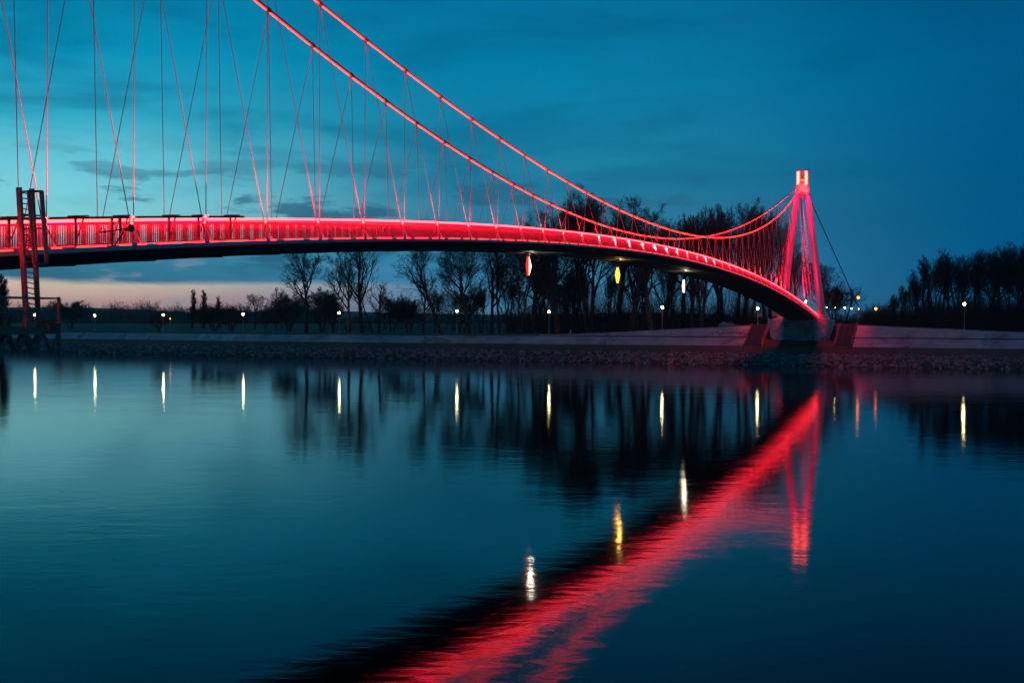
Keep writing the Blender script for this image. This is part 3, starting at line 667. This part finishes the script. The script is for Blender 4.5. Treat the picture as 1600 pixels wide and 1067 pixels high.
thicket('undergrowth', 'dense dark thicket along the top of the right bank', [(1350, 1660, lambda x: 478-14*sstep(1380, 1480, x)+6*math.sin(x*.09)+5*math.sin(x*.23), 236, 300, 5200), (1300, 1360, 490, 300, 380, 300)], 2, M['bush'], 1.5)
thicket('grove_scrub', 'dark scrub filling the floor of the grove behind the bridge', [(790, 1230, lambda x: 486+9*math.sin(x*.11)+7*math.sin(x*.043), 285, 420, 1500), (800, 1235, lambda x: 436+16*math.sin(x*.07)+12*math.sin(x*.17), 268, 370, 1500), (500, 800, 497, 330, 420, 400)], 5, M['bush'], 1.7)
thicket('far_woods', 'distant hazy tree line across the fields', [(-60, 520, lambda x: 475+3*math.sin(x*.05)+4*math.sin(x*.13)+3*math.sin(x*.31), 800, 1100, 5600), (500, 1700, lambda x: 485+3*math.sin(x*.07)+3*math.sin(x*.19), 800, 1050, 4200)], 6, M['bush'], 7)
# low hills on the horizon
mb = MB(); rows = []
for i in range(61):
    x = -1100+i*62; D_ = 2300; y = 481+4*math.sin(i*.35)+3*math.sin(i*.83+1)+12*sstep(420, 640, x); p = at(x, y, D_); q = at(x, y, D_+500)
    rows.append([at(x, 502, D_-500), p, Vector((q.x, q.y, p.z)), Vector((q.x*1.08, q.y*1.08, 3))])
mb.sweep(rows, closed=False); mb.f = [f[::-1] for f in mb.f]; tag(mb.build('hills', M['ground'], smooth=True), 'low blue wooded hills on the horizon', 'hills', kind='structure')

# ------------------------------------------------------------------ stairs beside the pier
for sd, lab in ((-1, 'steep concrete stair down the slope left of the pier'), (1, 'steep concrete stair down the slope right of the pier')):
    a0 = sd*8.9; st = empty('bank_stairs', G(a0, wfoot(a0), ZF), lab, 'stairs')
    n = 18; w0, w1 = wfoot(a0)-.2, wtop(a0)+.3
    me = MB().box((0, 0, 0), (2.9, (w1-w0)/n+.02, .30), (BE, BG, Zv)).mesh('step', M['stair'])
    for i in range(n):
        t = (i+.5)/n; place('step', me, st, G(a0, w0+(w1-w0)*t, ZF+(ztop(a0)-ZF)*t+.16))
    for k in (-1, 1): MB().bar(G(a0+k*1.65, w0, ZF+.16), G(a0+k*1.65, w1, ztop(a0)+.25), .3, .35).build('side_wall', M['stair'], st)

# ------------------------------------------------------------------ graffiti on the paving
def slope_pt(x, y, up=.03):      # point on the paved slope seen at a pixel
    v = ray(x, y); k = 240/v.y
    for _ in range(80):
        p = Vector((0, 0, EYE))+v*k; a, wi = ag(p); k += (p.z-(ground_z(a, wi)+.06))*.6/abs(v.z*1+.25)
    return Vector((0, 0, EYE))+v*(k*(1-.0004))
def paint(shape, m):
    pts = [slope_pt(x, y) for x, y in shape]; MB().add(pts, [tuple(range(len(pts)))]).build('graffiti_letter', m, lowp)
paint([(305.5, 530.5), (314, 530.5), (323.5, 522.3), (315, 522.3)], M['white'])
paint([(327, 531), (326.5, 527.5), (330, 524.2), (334, 523.6), (336, 524.6), (341.5, 523.2), (340.5, 526), (335, 529.3)], M['white'])
for q in ([(347, 531), (350, 531), (358.5, 522.6), (355.5, 522.6)], [(346.5, 526.6), (349, 523.2), (351.6, 523.0), (350, 527)], [(358, 531), (367, 531), (368, 529.6), (362, 529.6)], [(360, 527.6), (363, 528.8), (368.5, 523.6), (365, 523)], [(382, 529), (386, 529), (389, 527.2), (385, 527.2)], [(388, 524), (392, 524), (394, 522.9), (390, 522.9)]): paint(q, M['white'])
def scrawl(x0, x1, y, h, m, seed, n):
    rg = random.Random(seed); pts = []
    for i in range(n): t = i/(n-1); pts.append((x0+(x1-x0)*t+rg.uniform(-2, 2), y+rg.uniform(-h, h)))
    m_ = MB()
    for p, q in zip(pts[:-1], pts[1:]):
        if rg.random() < .8: m_.bar(slope_pt(*p), slope_pt(*q), .09, .05)
    m_.build('graffiti_letter', m, lowp)
scrawl(1106, 1168, 521, 3.0, M['blackpaint'], 1, 26); scrawl(1318, 1395, 518, 4.0, M['white'], 2, 22); scrawl(1312, 1410, 533, 2.6, M['white'], 3, 30); scrawl(1440, 1480, 522, 3.0, M['white'], 5, 12)
scrawl(545, 800, 526.5, 2.6, M['blackpaint'], 9, 20); scrawl(900, 975, 531, 2.5, M['blackpaint'], 12, 16)

# ------------------------------------------------------------------ small things on the far promenade
def board(x, y, wpx, hpx, D_, label, m):
    c = at(x, y, D_); k = D_/FPX; wd, ht = wpx*k, hpx*k; b = Vector((c.x, c.y, gz(c)-.1)); r = empty('notice_board', b, label, 'sign')
    fw = Vector((0, -1, 0)); sx = Vector((1, 0, 0))
    MB().box(c, (wd, .06, ht), (sx, -fw, Zv)).build('panel', M[m], r)
    for s_ in (-.38, .38): MB().bar(Vector((c.x+s_*wd, c.y+.06, b.z)), Vector((c.x+s_*wd, c.y+.06, c.z+ht*.45)), .07, .07, sx).build('post', M['darksteel'], r)
    MB().box(c+fw*.05+Zv*(ht*.12), (wd*.12, .03, ht*.5), (sx, -fw, Zv)).build('emblem', M['darksteel'], r); MB().bar(c+fw*.05+sx*(wd*.4)-Zv*(ht*.18), c+fw*.05-sx*(wd*.35)-Zv*(ht*.38), .03, ht*.08).build('stripe', M['darksteel'], r)
board(1211, 489, 8, 11, 250, 'yellowish notice board on two posts by the deck end', 'yellow'); board(1187, 492, 7.5, 6, 252, 'smaller pale green notice board left of the yellowish one', 'green')
c = at(891.5, 513, W_(891, 2)); b0 = Vector((c.x, c.y, gz(c))); bo = empty('bollard', b0, 'short white bollard on the promenade below the grove', 'bollard')
MB().tube(b0, b0+Zv*1.0, .12, .11, 10).build('shaft', M['white'], bo); MB().sphere(b0+Zv*1.0, .12, 10, 6).build('top', M['white'], bo)
c = at(1200.5, 501, 250); b0 = Vector((c.x, c.y, gz(c))); bo = empty('bollard', b0, 'white marker post beside the pier', 'bollard'); MB().tube(b0, b0+Zv*1.6, .09, .08, 8).build('shaft', M['white'], bo); MB().tube(b0+Zv*1.6, b0+Zv*1.7, .10, .04, 8).build('top', M['white'], bo)
def car(x, D_, rz, label, m):
    p = at(x, 505, D_); b = Vector((p.x, p.y, gz(p))); r = empty('parked_car', b, label, 'car', None, rz)
    def add(mb_, nm, mt): o = bpy.data.objects.new(nm, mb_.mesh(nm, mt)); col.objects.link(o); o.parent = r; return o
    side = [(-2.1, .35), (2.1, .35), (2.15, .75), (1.2, .95), (.55, 1.42), (-1.1, 1.45), (-1.9, 1.0), (-2.15, .9)]
    add(MB().sweep([[Vector((x_, y_*(.8 if z_ > 1.2 else 1), z_)) for x_, z_ in side] for y_ in (-.85, .85)]), 'body', M[m])
    for y_ in (-.86, .86): add(MB().add([(-1.6, y_*.97, 1.0), (.95, y_*.97, 1.0), (.45, y_*.83, 1.36), (-1.05, y_*.83, 1.38)], [(0, 1, 2, 3)]), 'window', M['glass'])
    for x_ in (-1.35, 1.35):
        for y_ in (-.8, .8): wh = add(MB().tube((x_, y_-.1, .33), (x_, y_+.1, .33), .33, .33, 14), 'wheel', M['tyre'])
    return r
car(1138, 262, .35, 'pale parked car among the grove trunks left of the boards', 'carpaint'); car(1326, 300, -.2, 'dark parked car under the road lamps right of the pylon', 'darkcar')
c = at(1338.5, 490, 268); b0 = Vector((c.x, c.y, gz(c))); sg = empty('road_sign', b0, 'white road signs on a pole below the tall orange lamp', 'sign')
MB().tube(b0, b0+Zv*4.2, .05, .05, 8).build('pole', M['pole'], sg); MB().tube(b0+Zv*3.6-Vector((0, .05, 0)), b0+Zv*3.6-Vector((0, .09, 0)), .38, .38, 14).build('disc', M['white'], sg); MB().box(b0+Vector((.45, -.07, 2.5)), (.85, .04, .7)).build('plate', M['white'], sg)
wa, wb = at(1312, 503, 292), at(1344, 503, 285); lw = empty('low_wall', Vector((wa.x, wa.y, gz(wa))), 'low pale wall along the lamp-lit road behind the pylon', 'wall')
m_ = MB(); m_.bar(Vector((wa.x, wa.y, gz(wa)+.4)), Vector((wb.x, wb.y, gz(wb)+.4)), .3, .9); m_.build('wall_face', M['concrete'], lw)
MB().bar(Vector((wa.x, wa.y, gz(wa)+.9)), Vector((wb.x, wb.y, gz(wb)+.9)), .4, .1).build('coping', M['concrete'], lw)

# ------------------------------------------------------------------ evening haze over the fields
hz = MB().box((0, 1900, 24), (10400, 5400, 76))
hm = bpy.data.materials.new('haze_air'); hm.use_nodes = True; hm.node_tree.nodes.clear(); t = NT(hm.node_tree)
pv = t.n('ShaderNodeVolumePrincipled'); pv.inputs['Color'].default_value = (.86, .92, 1, 1); pv.inputs['Density'].default_value = .0001; pv.inputs['Anisotropy'].default_value = .7
ho = t.n('ShaderNodeOutputMaterial'); t.link(pv.outputs[0], ho.inputs['Volume'])
tag(hz.build('haze', hm), 'thin blue evening haze over the river and fields', 'haze', kind='stuff')
